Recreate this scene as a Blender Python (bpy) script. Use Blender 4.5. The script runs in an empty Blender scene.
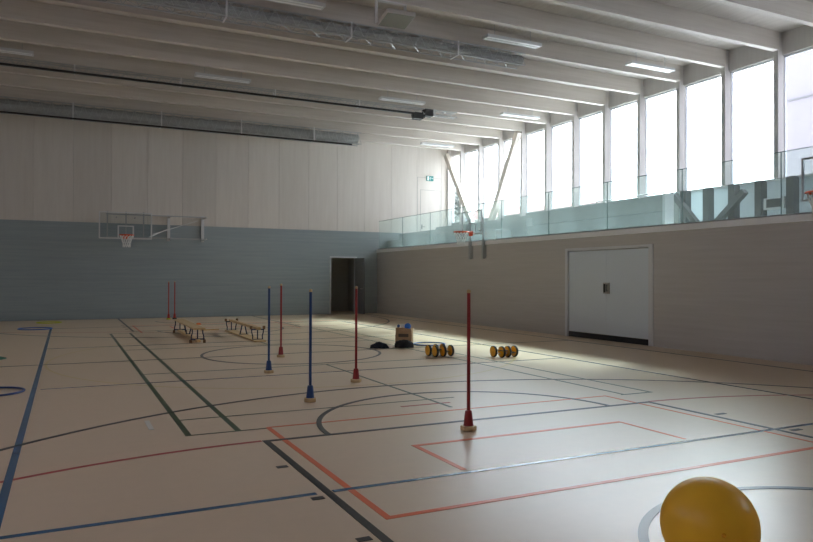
import bpy, bmesh, math, random
from mathutils import Vector, Matrix

random.seed(7)
SC = bpy.context.scene
COL = SC.collection
PI = math.pi

# ------------------------------------------------------------------ camera
cam_d = bpy.data.cameras.new('camera')
cam = bpy.data.objects.new('camera', cam_d)
COL.objects.link(cam)
cam_d.sensor_width = 36.0
cam_d.lens = 694.755 / 813 * 36.0
cam_d.clip_start = 0.05
cam_d.clip_end = 500
_y, _p, _r = math.radians(26.1128), math.radians(0.4754), math.radians(0.1952)
_f = Vector((math.sin(_y) * math.cos(_p), math.cos(_y) * math.cos(_p), math.sin(_p)))
_rt = Vector((math.cos(_y), -math.sin(_y), 0))
_up = _rt.cross(_f)
_rt2 = math.cos(_r) * _rt + math.sin(_r) * _up
_up2 = -math.sin(_r) * _rt + math.cos(_r) * _up
_m = Matrix((_rt2, _up2, -_f)).transposed().to_4x4()
_m.translation = Vector((0, 0, 1.55))
cam.matrix_world = _m
SC.camera = cam

# ------------------------------------------------------------------ sky, sun, exposure
SC.view_settings.view_transform = 'Standard'
SC.view_settings.look = 'None'
SC.view_settings.gamma = 1
SC.view_settings.use_curve_mapping = False
SC.view_settings.exposure = 1.28
W = bpy.data.worlds.new('overcast_sky')
SC.world = W
W.use_nodes = True
wn = W.node_tree.nodes
bg = wn['Background']
bg.inputs[1].default_value = 3.4
# hazy white sky: a broad bright aureole round the veiled sun, cooler and dimmer away from it
SUNDIR = Vector((1.0, 0.45, 0.92)).normalized()
_tc = wn.new('ShaderNodeTexCoord')
_dot = wn.new('ShaderNodeVectorMath'); _dot.operation = 'DOT_PRODUCT'
_dot.inputs[1].default_value = SUNDIR
W.node_tree.links.new(_tc.outputs['Generated'], _dot.inputs[0])
_rmp = wn.new('ShaderNodeValToRGB')
_cr = _rmp.color_ramp
_cr.elements[0].position = 0.0; _cr.elements[0].color = (0.83, 0.85, 1.05, 1)
_cr.elements[1].position = 1.0; _cr.elements[1].color = (3.7, 3.68, 3.75, 1)
for _pp, _cc in ((0.5, (1.03, 1.06, 1.27, 1)), (0.8, (1.55, 1.6, 1.82, 1)), (0.93, (2.48, 2.5, 2.72, 1))):
    _e = _cr.elements.new(_pp); _e.color = _cc
W.node_tree.links.new(_dot.outputs['Value'], _rmp.inputs[0])
W.node_tree.links.new(_rmp.outputs[0], bg.inputs[0])

sun_d = bpy.data.lights.new('hazy_sun', 'SUN')
sun_d.energy = 14.0
sun_d.angle = math.radians(11)
sun_d.color = (0.78, 0.91, 1.0)
sun = bpy.data.objects.new('hazy_sun', sun_d)
COL.objects.link(sun)
sun.rotation_euler = (-SUNDIR).to_track_quat('-Z', 'Y').to_euler()

# daylight portal over the window wall: guides sampling of the sky only, gives no light
por_d = bpy.data.lights.new('window_portal', 'AREA')
por_d.shape = 'RECTANGLE'
por_d.size = 28.5
por_d.size_y = 4.0
por_d.cycles.is_portal = True
por = bpy.data.objects.new('window_portal', por_d)
COL.objects.link(por)
por.location = (15.72, 13.1, 5.0)
por.rotation_euler = Vector((-1, 0, 0)).to_track_quat('-Z', 'Z').to_euler()
por.rotation_euler = (PI / 2, 0, PI / 2)

SC.cycles.max_bounces = 10
SC.cycles.diffuse_bounces = 6
SC.cycles.glossy_bounces = 4
SC.cycles.transparent_max_bounces = 16
SC.cycles.transmission_bounces = 6
SC.cycles.caustics_reflective = False
SC.cycles.caustics_refractive = False
SC.cycles.sample_clamp_indirect = 6.0

# ------------------------------------------------------------------ materials
def new_mat(name):
    m = bpy.data.materials.new(name)
    m.use_nodes = True
    nt = m.node_tree
    return m, nt, nt.nodes['Principled BSDF']

def plain(name, col, rough=0.5, metal=0.0, spec=0.5, bump=0.0, bscale=80, var=0.06):
    m, nt, b = new_mat(name)
    b.inputs['Roughness'].default_value = rough
    b.inputs['Metallic'].default_value = metal
    b.inputs['Specular IOR Level'].default_value = spec
    tc = nt.nodes.new('ShaderNodeTexCoord')
    no = nt.nodes.new('ShaderNodeTexNoise')
    no.inputs['Scale'].default_value = bscale
    nt.links.new(tc.outputs['Object'], no.inputs['Vector'])
    mx = nt.nodes.new('ShaderNodeMix'); mx.data_type = 'RGBA'
    mx.inputs[6].default_value = tuple(c * (1 - var) for c in col) + (1,)
    mx.inputs[7].default_value = tuple(min(1, c * (1 + var)) for c in col) + (1,)
    nt.links.new(no.outputs['Fac'], mx.inputs[0])
    nt.links.new(mx.outputs[2], b.inputs['Base Color'])
    if bump:
        bp = nt.nodes.new('ShaderNodeBump'); bp.inputs['Strength'].default_value = bump
        bp.inputs['Distance'].default_value = 0.01
        nt.links.new(no.outputs['Fac'], bp.inputs['Height'])
        nt.links.new(bp.outputs[0], b.inputs['Normal'])
    return m

def grain(name, c1, c2, scale, rough=0.6, cell=None, cellvar=0.08, spec=0.3):
    """streaky wood grain; scale = (x,y,z) noise frequency, low along the grain; cell = (axis, width, offset) for per-panel tone"""
    m, nt, b = new_mat(name)
    b.inputs['Roughness'].default_value = rough
    b.inputs['Specular IOR Level'].default_value = spec
    g = nt.nodes.new('ShaderNodeNewGeometry')
    mp = nt.nodes.new('ShaderNodeMapping'); mp.inputs['Scale'].default_value = scale
    nt.links.new(g.outputs['Position'], mp.inputs['Vector'])
    n1 = nt.nodes.new('ShaderNodeTexNoise'); n1.inputs['Scale'].default_value = 1.0
    n1.inputs['Detail'].default_value = 5; n1.inputs['Roughness'].default_value = 0.65
    nt.links.new(mp.outputs[0], n1.inputs['Vector'])
    rp = nt.nodes.new('ShaderNodeMapRange')
    rp.inputs[1].default_value = 0.3; rp.inputs[2].default_value = 0.7
    nt.links.new(n1.outputs['Fac'], rp.inputs[0])
    mx = nt.nodes.new('ShaderNodeMix'); mx.data_type = 'RGBA'
    mx.inputs[6].default_value = c1 + (1,); mx.inputs[7].default_value = c2 + (1,)
    nt.links.new(rp.outputs[0], mx.inputs[0])
    out = mx.outputs[2]
    if cell:
        ax, wd, off = cell
        sp = nt.nodes.new('ShaderNodeSeparateXYZ'); nt.links.new(g.outputs['Position'], sp.inputs[0])
        a = nt.nodes.new('ShaderNodeMath'); a.operation = 'SUBTRACT'; a.inputs[1].default_value = off
        nt.links.new(sp.outputs[ax], a.inputs[0])
        d = nt.nodes.new('ShaderNodeMath'); d.operation = 'DIVIDE'; d.inputs[1].default_value = wd
        nt.links.new(a.outputs[0], d.inputs[0])
        fl = nt.nodes.new('ShaderNodeMath'); fl.operation = 'FLOOR'; nt.links.new(d.outputs[0], fl.inputs[0])
        wnz = nt.nodes.new('ShaderNodeTexWhiteNoise'); wnz.noise_dimensions = '1D'
        nt.links.new(fl.outputs[0], wnz.inputs['W'])
        mr = nt.nodes.new('ShaderNodeMapRange')
        mr.inputs[3].default_value = 1 - cellvar; mr.inputs[4].default_value = 1 + cellvar
        nt.links.new(wnz.outputs['Value'], mr.inputs[0])
        vm = nt.nodes.new('ShaderNodeVectorMath'); vm.operation = 'SCALE'
        nt.links.new(out, vm.inputs[0]); nt.links.new(mr.outputs[0], vm.inputs['Scale'])
        out = vm.outputs[0]
    nt.links.new(out, b.inputs['Base Color'])
    return m

def glass_mat(name, tint, refl=1.0, haze=0.0):
    m = bpy.data.materials.new(name); m.use_nodes = True
    nt = m.node_tree; nt.nodes.clear()
    o = nt.nodes.new('ShaderNodeOutputMaterial')
    t = nt.nodes.new('ShaderNodeBsdfTransparent'); t.inputs[0].default_value = tint + (1,)
    g = nt.nodes.new('ShaderNodeBsdfGlossy'); g.inputs['Roughness'].default_value = 0.0
    fr = nt.nodes.new('ShaderNodeFresnel'); fr.inputs[0].default_value = 1.5
    geo = nt.nodes.new('ShaderNodeNewGeometry')
    ior = nt.nodes.new('ShaderNodeMapRange')          # same 1.5 glass seen from its inside face
    ior.inputs[3].default_value = 1.5; ior.inputs[4].default_value = 1 / 1.5
    nt.links.new(geo.outputs['Backfacing'], ior.inputs[0])
    fr.inputs[0].default_value = 1.5
    mu = nt.nodes.new('ShaderNodeMath'); mu.operation = 'MULTIPLY'; mu.inputs[1].default_value = refl
    # front faces reflect, back faces only transmit
    inv = nt.nodes.new('ShaderNodeMath'); inv.operation = 'SUBTRACT'; inv.inputs[0].default_value = 1.0
    nt.links.new(geo.outputs['Backfacing'], inv.inputs[1])
    mu2 = nt.nodes.new('ShaderNodeMath'); mu2.operation = 'MULTIPLY'
    nt.links.new(fr.outputs[0], mu.inputs[0])
    nt.links.new(mu.outputs[0], mu2.inputs[0]); nt.links.new(inv.outputs[0], mu2.inputs[1])
    mx = nt.nodes.new('ShaderNodeMixShader')
    nt.links.new(mu2.outputs[0], mx.inputs[0])
    nt.links.new(t.outputs[0], mx.inputs[1]); nt.links.new(g.outputs[0], mx.inputs[2])
    out = mx.outputs[0]
    if haze:  # milky mix that paints reflection haze into the glass
        df = nt.nodes.new('ShaderNodeBsdfDiffuse'); df.inputs[0].default_value = (.75, .85, .82, 1)
        tl = nt.nodes.new('ShaderNodeBsdfTranslucent'); tl.inputs[0].default_value = (.75, .85, .82, 1)
        m1 = nt.nodes.new('ShaderNodeMixShader'); m1.inputs[0].default_value = .6
        nt.links.new(df.outputs[0], m1.inputs[1]); nt.links.new(tl.outputs[0], m1.inputs[2])
        m2 = nt.nodes.new('ShaderNodeMixShader'); m2.inputs[0].default_value = haze
        nt.links.new(out, m2.inputs[1]); nt.links.new(m1.outputs[0], m2.inputs[2]); out = m2.outputs[0]
    nt.links.new(out, o.inputs[0])
    return m

def frosted(name, col, trans):
    m = bpy.data.materials.new(name); m.use_nodes = True
    nt = m.node_tree; nt.nodes.clear()
    o = nt.nodes.new('ShaderNodeOutputMaterial')
    d = nt.nodes.new('ShaderNodeBsdfDiffuse'); d.inputs[0].default_value = col + (1,)
    t = nt.nodes.new('ShaderNodeBsdfTranslucent'); t.inputs[0].default_value = trans + (1,)
    a = nt.nodes.new('ShaderNodeAddShader')
    nt.links.new(d.outputs[0], a.inputs[0]); nt.links.new(t.outputs[0], a.inputs[1])
    nt.links.new(a.outputs[0], o.inputs[0])
    return m

WOOD_A, WOOD_B = (0.625, 0.575, 0.52), (0.675, 0.63, 0.575)
M = dict(
    floor=plain('sports_floor_beige', (0.61, 0.46, 0.315), 0.31, spec=0.25, bscale=9, var=0.035),
    wood_up=grain('whitewashed_wood_upright', WOOD_A, WOOD_B, (9, 9, 0.6), 0.6, (0, 1.235, -1.02), 0.05),
    wood_side=grain('whitewashed_wood_side', WOOD_A, WOOD_B, (9, 9, 0.6), 0.6, (1, 1.235, 0.3), 0.05),
    wood_beam=grain('whitewashed_beam', (0.51, 0.465, 0.415), (0.60, 0.555, 0.505), (0.5, 8, 12), 0.6, spec=0.25),
    wood_post=grain('whitewashed_post', (0.47, 0.44, 0.415), (0.53, 0.50, 0.475), (10, 10, 0.6), 0.55),
    brace=grain('pale_brace_wood', (0.70, 0.63, 0.56), (0.76, 0.70, 0.63), (8, 8, 1), 0.6),  # hazy window flare put into the wood colour
    deck=grain('whitewashed_deck', (0.49, 0.45, 0.405), (0.58, 0.54, 0.495), (9, 0.5, 9), 0.65, spec=0.2),
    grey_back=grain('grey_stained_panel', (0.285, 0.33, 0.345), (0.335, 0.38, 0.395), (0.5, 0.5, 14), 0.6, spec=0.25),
    grey_right=grain('grey_stained_panel_side', (0.51, 0.485, 0.46), (0.57, 0.545, 0.52), (0.5, 0.5, 14), 0.6, spec=0.25),  # same grey panel, lightened in colour to stand in for missing bounce light
    ledge=plain('painted_ledge_white', (0.86, 0.87, 0.88), 0.5),
    concrete=plain('grey_concrete', (0.29, 0.30, 0.285), 0.75, bscale=6, var=0.1),
    frost=frosted('frosted_low_glazing', (0.3, 0.32, 0.32), (0.20, 0.22, 0.225)),
    frost_left=frosted('frosted_window', (0.2, 0.2, 0.2), (0.58, 0.58, 0.60)),  # translucent sheet of the added light band
    dark_post=plain('dark_timber', (0.10, 0.10, 0.095), 0.6),
    pane=glass_mat('window_glass', (0.93, 0.96, 0.96), 1.0),
    rail=glass_mat('greenish_glass', (0.91, 0.955, 0.935), 1.0, 0.045),
    clear=glass_mat('clear_glass', (0.93, 0.95, 0.95), 0.8),
    white_metal=plain('white_metal', (0.62, 0.62, 0.62), 0.4),
    grey_metal=plain('grey_metal', (0.3, 0.31, 0.32), 0.4, metal=0.4),
    galv=plain('galvanised_metal', (0.42, 0.43, 0.43), 0.45, metal=0.5),
    net_grey=plain('grey_folded_net', (0.36, 0.37, 0.36), 0.9, bump=0.6, bscale=60, var=0.4),
    black=plain('black_metal', (0.012, 0.012, 0.013), 0.45),
    rubber=plain('black_rubber', (0.02, 0.02, 0.022), 0.7),
    door_grey=plain('grey_gate_panel', (0.68, 0.745, 0.80), 0.45),
    frame_grey=plain('pale_metal_frame', (0.66, 0.67, 0.69), 0.4),
    dark_leaf=plain('dark_grey_leaf', (0.16, 0.17, 0.18), 0.5),
    dark_room=plain('unlit_store_paint', (0.45, 0.44, 0.40), 0.9),
    lamp_white=plain('lamp_housing_white', (0.62, 0.63, 0.63), 0.4),
    rail_edge=plain('dark_green_glass_edge', (0.10, 0.16, 0.15), 0.3),
    lamp_diff=plain('lamp_diffuser_white', (0.88, 0.9, 0.9), 0.3),
    orange=plain('orange_rim', (0.75, 0.10, 0.03), 0.4),
    netw=plain('white_net', (0.75, 0.75, 0.73), 0.8),
    pole_red=plain('red_pole', (0.29, 0.015, 0.014), 0.4),
    pole_blue=plain('blue_pole', (0.013, 0.045, 0.15), 0.4),
    pole_far=plain('bright_red_pole', (0.42, 0.03, 0.02), 0.4),
    pine=grain('pale_beech', (0.50, 0.33, 0.16), (0.62, 0.44, 0.24), (14, 3, 14), 0.45),
    navy=plain('navy_frame', (0.014, 0.018, 0.06), 0.4),
    foot=plain('brown_wood_foot', (0.22, 0.11, 0.05), 0.6),
    pedalo=plain('yellow_wheel_face', (0.82, 0.40, 0.02), 0.4, bscale=30, var=0.1),
    paper=plain('brown_paper', (0.40, 0.25, 0.13), 0.8, bump=0.5, bscale=18, var=0.15),
    print_dark=plain('dark_print', (0.10, 0.075, 0.055), 0.8),
    blackcloth=plain('black_cloth', (0.012, 0.013, 0.018), 0.85, bump=0.4, bscale=40, var=0.3),
    navycloth=plain('dark_navy_cloth', (0.014, 0.018, 0.032), 0.85, bump=0.4, bscale=40, var=0.3),
    blue_ball=plain('bright_blue_plastic', (0.02, 0.16, 0.62), 0.3),
    dkblue_ball=plain('deep_blue_plastic', (0.02, 0.07, 0.22), 0.4),
    white_ball=plain('off_white_plastic', (0.62, 0.58, 0.54), 0.4),
    hoop_blue=plain('blue_hoop_plastic', (0.03, 0.13, 0.42), 0.35),
    hoop_navy=plain('dark_blue_hoop_plastic', (0.02, 0.05, 0.2), 0.35),
    hoop_yel=plain('yellow_green_hoop_plastic', (0.55, 0.55, 0.03), 0.4),
    green=plain('green_rubber', (0.01, 0.12, 0.07), 0.6),
    orange_cone=plain('orange_rubber', (0.75, 0.2, 0.06), 0.6),
    ball=plain('yellow_ball_rubber', (0.97, 0.56, 0.05), 0.33, bscale=14, var=0.08),
    sign_green=plain('sign_green', (0.02, 0.22, 0.2), 0.4),
    sign_white=plain('sign_white', (0.75, 0.82, 0.82), 0.4),
    steel=plain('brushed_steel', (0.45, 0.45, 0.44), 0.3, metal=0.8),
    speaker=plain('speaker_grille', (0.22, 0.225, 0.2), 0.7, bump=0.3, bscale=300),
    facade=plain('pale_facade_panel', (0.17, 0.155, 0.16), 0.7),
    ground=plain('pale_paving', (0.72, 0.70, 0.67), 0.9, bscale=2),
    roof_red=plain('red_roof_tiles', (0.16, 0.065, 0.055), 0.9),
    house=plain('pale_render', (0.25, 0.24, 0.23), 0.9),
    leaf=plain('pale_tree_leaves', (0.17, 0.19, 0.16), 0.8, bscale=5, var=0.3),
    bark=plain('tree_bark', (0.12, 0.08, 0.05), 0.9),
    l_black=plain('black_line_paint', (0.028, 0.027, 0.025), 0.30, spec=0.16),
    l_blue=plain('blue_line_paint', (0.045, 0.11, 0.20), 0.22, spec=0.35),
    l_orange=plain('orange_line_paint', (0.68, 0.13, 0.04), 0.30, spec=0.16),
    l_red=plain('red_line_paint', (0.38, 0.03, 0.022), 0.30, spec=0.16),
    l_green=plain('green_line_paint', (0.045, 0.075, 0.035), 0.30, spec=0.16),
    l_yel=plain('yellow_line_paint', (0.60, 0.46, 0.20), 0.30, spec=0.16),
    l_white=plain('white_line_paint', (0.62, 0.60, 0.55), 0.30, spec=0.16),
    l_grey=plain('grey_line_paint', (0.12, 0.13, 0.135), 0.30, spec=0.16),
)

_fb = M['floor'].node_tree.nodes['Principled BSDF']      # clear sealer coat on the sports floor
_fb.inputs['Coat Weight'].default_value = 0.22
_fb.inputs['Coat Roughness'].default_value = 0.3
_fb.inputs['Coat IOR'].default_value = 1.28

# the ball's thin skin lets some light through
_nt = M['ball'].node_tree
_tl = _nt.nodes.new('ShaderNodeBsdfTranslucent'); _tl.inputs[0].default_value = (1.0, 0.80, 0.22, 1)
_ms = _nt.nodes.new('ShaderNodeMixShader'); _ms.inputs[0].default_value = 0.46
_nt.links.new(_nt.nodes['Principled BSDF'].outputs[0], _ms.inputs[1])
_nt.links.new(_tl.outputs[0], _ms.inputs[2])
_nt.links.new(_ms.outputs[0], _nt.nodes['Material Output'].inputs[0])

# ------------------------------------------------------------------ mesh helpers
def box(bm, x0, x1, y0, y1, z0, z1, mi=0, mat=None):
    vs = [bm.verts.new((x, y, z)) for x in (x0, x1) for y in (y0, y1) for z in (z0, z1)]
    if mat is not None:
        for v in vs: v.co = mat @ v.co
    for a in ((0, 1, 3, 2), (4, 6, 7, 5), (0, 4, 5, 1), (2, 3, 7, 6), (0, 2, 6, 4), (1, 5, 7, 3)):
        f = bm.faces.new([vs[i] for i in a]); f.material_index = mi

def frame_of(d):
    d = d.normalized()
    u = Vector((0, 0, 1)) if abs(d.z) < 0.9 else Vector((1, 0, 0))
    a = d.cross(u).normalized()
    return a, a.cross(d).normalized()

def tube(bm, p, q, r, n=8, r2=None, cap=True):
    p, q = Vector(p), Vector(q)
    r2 = r if r2 is None else r2
    a, b = frame_of(q - p)
    A = [bm.verts.new(p + r * (math.cos(t) * a + math.sin(t) * b)) for t in [2 * PI * i / n for i in range(n)]]
    B = [bm.verts.new(q + r2 * (math.cos(t) * a + math.sin(t) * b)) for t in [2 * PI * i / n for i in range(n)]]
    for i in range(n):
        bm.faces.new((A[i], A[(i + 1) % n], B[(i + 1) % n], B[i]))
    if cap:
        bm.faces.new(A[::-1]); bm.faces.new(B)

def path(bm, pts, r, n=8, closed=False):
    pts = [Vector(p) for p in pts]
    rings = []
    N = len(pts)
    for i, p in enumerate(pts):
        if closed: d = pts[(i + 1) % N] - pts[i - 1]
        else: d = pts[min(i + 1, N - 1)] - pts[max(i - 1, 0)]
        a, b = frame_of(d)
        rings.append([bm.verts.new(p + r * (math.cos(t) * a + math.sin(t) * b)) for t in [2 * PI * k / n for k in range(n)]])
    for i in range(N if closed else N - 1):
        A, B = rings[i], rings[(i + 1) % N]
        for k in range(n):
            bm.faces.new((A[k], A[(k + 1) % n], B[(k + 1) % n], B[k]))
    if not closed:
        bm.faces.new(rings[0][::-1]); bm.faces.new(rings[-1])

def lathe(bm, prof, n=24, c=(0, 0, 0), sx=1, sy=1):
    """prof: list of (r, z) from bottom to top; r = 0 closes the end in a point"""
    c = Vector(c); rows = []
    for r, z in prof:
        if r <= 1e-6: rows.append([bm.verts.new(c + Vector((0, 0, z)))])
        else: rows.append([bm.verts.new(c + Vector((sx * r * math.cos(2 * PI * i / n), sy * r * math.sin(2 * PI * i / n), z))) for i in range(n)])
    for A, B in zip(rows, rows[1:]):
        for i in range(n):
            j = (i + 1) % n
            if len(A) == 1 and len(B) == 1: continue
            if len(A) == 1: bm.faces.new((A[0], B[j], B[i]))
            elif len(B) == 1: bm.faces.new((A[i], A[j], B[0]))
            else: bm.faces.new((A[i], A[j], B[j], B[i]))
    if len(rows[0]) > 1: bm.faces.new(rows[0][::-1])
    if len(rows[-1]) > 1: bm.faces.new(rows[-1])

def ball(bm, c, r, u=32, v=20, sc=(1, 1, 1)):
    prof = [(r * math.sin(PI * i / v), -r * math.cos(PI * i / v)) for i in range(v + 1)]
    k0 = len(bm.verts)
    lathe(bm, [(max(0, a) if 0 < i < v else 0, z) for i, (a, z) in enumerate(prof)], u, (0, 0, 0))
    bm.verts.ensure_lookup_table()
    for w in bm.verts[k0:]:
        w.co = Vector(c) + Vector((w.co.x * sc[0], w.co.y * sc[1], w.co.z * sc[2]))

def obj(name, bm, mats, parent=None, smooth=False, bevel=0.0, loc=None):
    bmesh.ops.recalc_face_normals(bm, faces=bm.faces)
    me = bpy.data.meshes.new(name)
    bm.to_mesh(me); bm.free()
    for m in (mats if isinstance(mats, (list, tuple)) else [mats]): me.materials.append(m)
    if smooth:
        me.polygons.foreach_set('use_smooth', [True] * len(me.polygons))
        me.set_sharp_from_angle(angle=math.radians(40))
    o = bpy.data.objects.new(name, me)
    COL.objects.link(o)
    if parent: o.parent = parent
    if loc is not None: o.location = loc
    if bevel:
        b = o.modifiers.new('edge', 'BEVEL'); b.width = bevel; b.segments = 2; b.limit_method = 'ANGLE'
    return o

def tag(o, label, cat=None, group=None, kind=None):
    if label: o['label'] = label
    if cat: o['category'] = cat
    if group: o['group'] = group
    if kind: o['kind'] = kind
    return o

def thing(name, loc=(0, 0, 0), rz=0.0):
    o = bpy.data.objects.new(name, None)
    COL.objects.link(o); o.location = loc; o.rotation_euler = (0, 0, rz)
    o.empty_display_size = 0.1
    return o

def copy_tree(o, parent=None):
    c = o.copy(); COL.objects.link(c)
    if parent: c.parent = parent
    for ch in list(o.children): copy_tree(ch, c)
    return c

def B():
    return bmesh.new()

def boxobj(name, dims, mat, parent=None, bevel=0.0):
    bm = B(); box(bm, *dims); return obj(name, bm, mat, parent, bevel=bevel)

# ------------------------------------------------------------------ room measures (metres)
XL, XW, XG, XP = -3.7, 11.9, 15.3, 15.55      # left wall, right wall face, post front, window panes
YF, YB = -0.8, 27.15                          # wall behind the camera, end wall
ZG, ZC, ZBEAM, ZHEAD, ZSILL = 2.60, 7.46, 7.02, 6.92, 3.95
COLY = [11.07 + 1.49 * k for k in range(-7, 11)]

# ------------------------------------------------------------------ floor and its court lines
fl = boxobj('floor', (XL - 0.3, XW + 0.3, YF - 0.3, YB + 2.6, -0.2, 0.0), M['floor'])
tag(fl, 'beige sports hall floor with coloured court lines', 'floor', kind='structure')
_lz = [0.0006]
def line_obj(name, segs, mat, label, w=0.05):
    bm = B(); _lz[0] += 0.0004; z = _lz[0]
    z_ = z
    for s in segs:
        z += .000012
        if s[0] == 'l':
            _, x0, y0, x1, y1 = s[:5]
            ww = s[5] if len(s) > 5 else w
            d = Vector((x1 - x0, y1 - y0, 0)); d.normalize(); nrm = Vector((-d.y, d.x, 0)) * ww / 2
            p, q = Vector((x0, y0, z)), Vector((x1, y1, z))
            quads = [(p + nrm, p - nrm, q - nrm, q + nrm)]
        else:
            _, cx, cy, r, a0, a1 = s[:6]
            n = max(6, int(abs(a1 - a0) / 3))
            an = [math.radians(a0 + (a1 - a0) * i / n) for i in range(n + 1)]
            quads = []
            for t0, t1 in zip(an, an[1:]):
                f = lambda t, rr: Vector((cx + rr * math.cos(t), cy + rr * math.sin(t), z))
                quads.append((f(t0, r - w / 2), f(t0, r + w / 2), f(t1, r + w / 2), f(t1, r - w / 2)))
        for qd in quads:
            vs = [bm.verts.new(v) for v in qd]
            fc = bm.faces.new(vs)
    # give the paint film its thickness
    geo = bmesh.ops.extrude_face_region(bm, geom=list(bm.faces))
    for v in geo['geom']:
        if isinstance(v, bmesh.types.BMVert): v.co.z = 0.0001
    o = obj(name, bm, mat, fl); o['label'] = label
    return o
YM = 13.6
CX = 4.115
def mir(segs):
    out = list(segs)
    for s in segs:
        if s[0] == 'l': out.append(('l', s[1], 2 * YM - s[2], s[3], 2 * YM - s[4]) + tuple(s[5:]))
        else: out.append(('a', s[1], 2 * YM - s[2], s[3], -s[4], -s[5]))
    return out
line_obj('yellow_circle', [('a', CX, YM, 4.42, 0, 360)], M['l_yel'], 'faint yellow centre circle', 0.04)
line_obj('handball_line', mir([('a', 1.8, 0.8, 5.68, 91.4, 138), ('a', 6.43, 0.8, 5.68, 42, 88.6), ('l', 3.6, 7.48, 4.27, 7.48)]), M['l_red'], 'dark red goal area arcs')
line_obj('badminton_line', [('l', 1.08, 7.0, 1.08, 20.15, .06), ('l', 1.565, 7.0, 1.565, 20.15, .06), ('l', 1.05, 7.0, 1.86, 7.0, .03), ('l', 1.08, 7.78, 4.5, 7.78, .03),
          ('l', 4.13, 7.2, 4.13, 11.65, .04), ('l', 4.13, 15.55, 4.13, 20.1, .04), ('l', 6.65, 7.0, 6.65, 20.15, .04), ('l', 7.12, 7.0, 7.12, 20.15, .04), ('l', 6.6, 7.0, 7.14, 7.0, .04), ('l', 1.08, 11.63, 7.12, 11.63, .04), ('l', 1.08, 15.57, 7.12, 15.57, .04),
          ('l', 1.0, 20.15, 7.12, 20.15, .03)], M['l_green'], 'dark green badminton lines')
line_obj('orange_line', mir([('l', 1.87, 4.045, 1.87, 7.03), ('l', 1.845, 4.07, 8.6, 4.07), ('l', 1.87, 7.03, 6.37, 7.03, .035), ('l', 6.35, 7.03, 6.35, 4.07, .035),
          ('l', 2.885, 4.82, 2.885, 5.725), ('l', 2.86, 5.7, 5.36, 5.7), ('l', 5.35, 5.7, 5.35, 4.82, .035)]), M['l_orange'], 'orange court rectangles')
line_obj('volleyball_line', [('l', -.38, 3.0, -.38, 22.75, .06), ('l', -1.2, 4.745, 1.615, 4.745), ('l', 1.74, 4.745, 11.0, 4.745), ('l', 8.6, 4.755, 8.6, 22.75), ('l', -.4, 22.73, 8.62, 22.73, .03),
          ('l', -.3, 10.68, 8.6, 10.68, .035), ('l', -.38, 16.52, 8.6, 16.52, .035)], M['l_blue'], 'blue volleyball lines')
line_obj('basketball_line', mir([('a', CX, 2.39, 6.62, -2, 182), ('l', 1.70, -.6, 1.70, 6.48, .06), ('l', 6.53, -.6, 6.53, 6.48), ('l', 1.67, 6.455, 6.55, 6.455),
          ('a', CX, 6.46, 1.79, 0, 180), ('l', -3.3, .1, 11.15, .1), ('l', 1.545, 5.53, 1.635, 5.53, .06), ('l', 1.545, 4.64, 1.635, 4.64, .06), ('l', 1.545, 3.80, 1.635, 3.80, .06),
          ('l', 6.63, 5.54, 6.78, 5.54), ('l', 6.63, 4.63, 6.78, 4.63)])
          + [('a', CX, YM, 1.76, 0, 360), ('l', -3.3, YM, 11.15, YM, .04), ('l', 11.14, .1, 11.14, 27.05, .05), ('l', -3.3, .1, -3.3, 27.05)], M['l_black'], 'black basketball lines', 0.055)
line_obj('no_charge_arc', mir([('a', CX, 2.2, 1.36, 0, 180)]), M['l_grey'], 'grey semicircle under the basket', 0.06)
line_obj('white_mark', [('l', .785, 7.42, .785, 7.9, .05)], M['l_white'], 'short white dash')

# ------------------------------------------------------------------ end wall with doorway
DX0, DX1, DZ = 9.83, 10.93, 2.33
wb = B()
ZGB = 3.45
JX = [-1.02 + 1.235 * k for k in range(-3, 14)]
xs = [XL] + [x for x in JX if XL < x < XP] + [XP + .15]
for a, b in zip(xs, xs[1:]):
    box(wb, a + .004, b - .004, YB, YB + .2, ZGB, ZC)
wall_b = tag(obj('wall_back', wb, M['wood_up']), 'whitewashed timber panels on the upper end wall', 'wall', kind='structure')
gb = B()
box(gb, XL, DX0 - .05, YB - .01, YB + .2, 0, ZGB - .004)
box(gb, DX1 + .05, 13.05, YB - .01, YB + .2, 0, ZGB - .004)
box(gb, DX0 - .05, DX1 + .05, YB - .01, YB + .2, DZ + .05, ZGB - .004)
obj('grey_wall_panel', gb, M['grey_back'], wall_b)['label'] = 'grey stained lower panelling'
up = B(); box(up, 13.05, XP + .15, YB, YB + .2, ZG - .2, ZGB - .004); obj('gallery_wall_panel', up, M['wood_up'], wall_b)
bk = B(); box(bk, XL - .2, DX0 - .06, YB + .2, YB + .28, -.2, ZC); box(bk, DX1 + .06, XP + .15, YB + .2, YB + .28, -.2, ZC); box(bk, DX0 - .06, DX1 + .06, YB + .2, YB + .28, DZ + .05, ZC)
obj('wall_backing', bk, M['dark_room'], wall_b)
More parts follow.
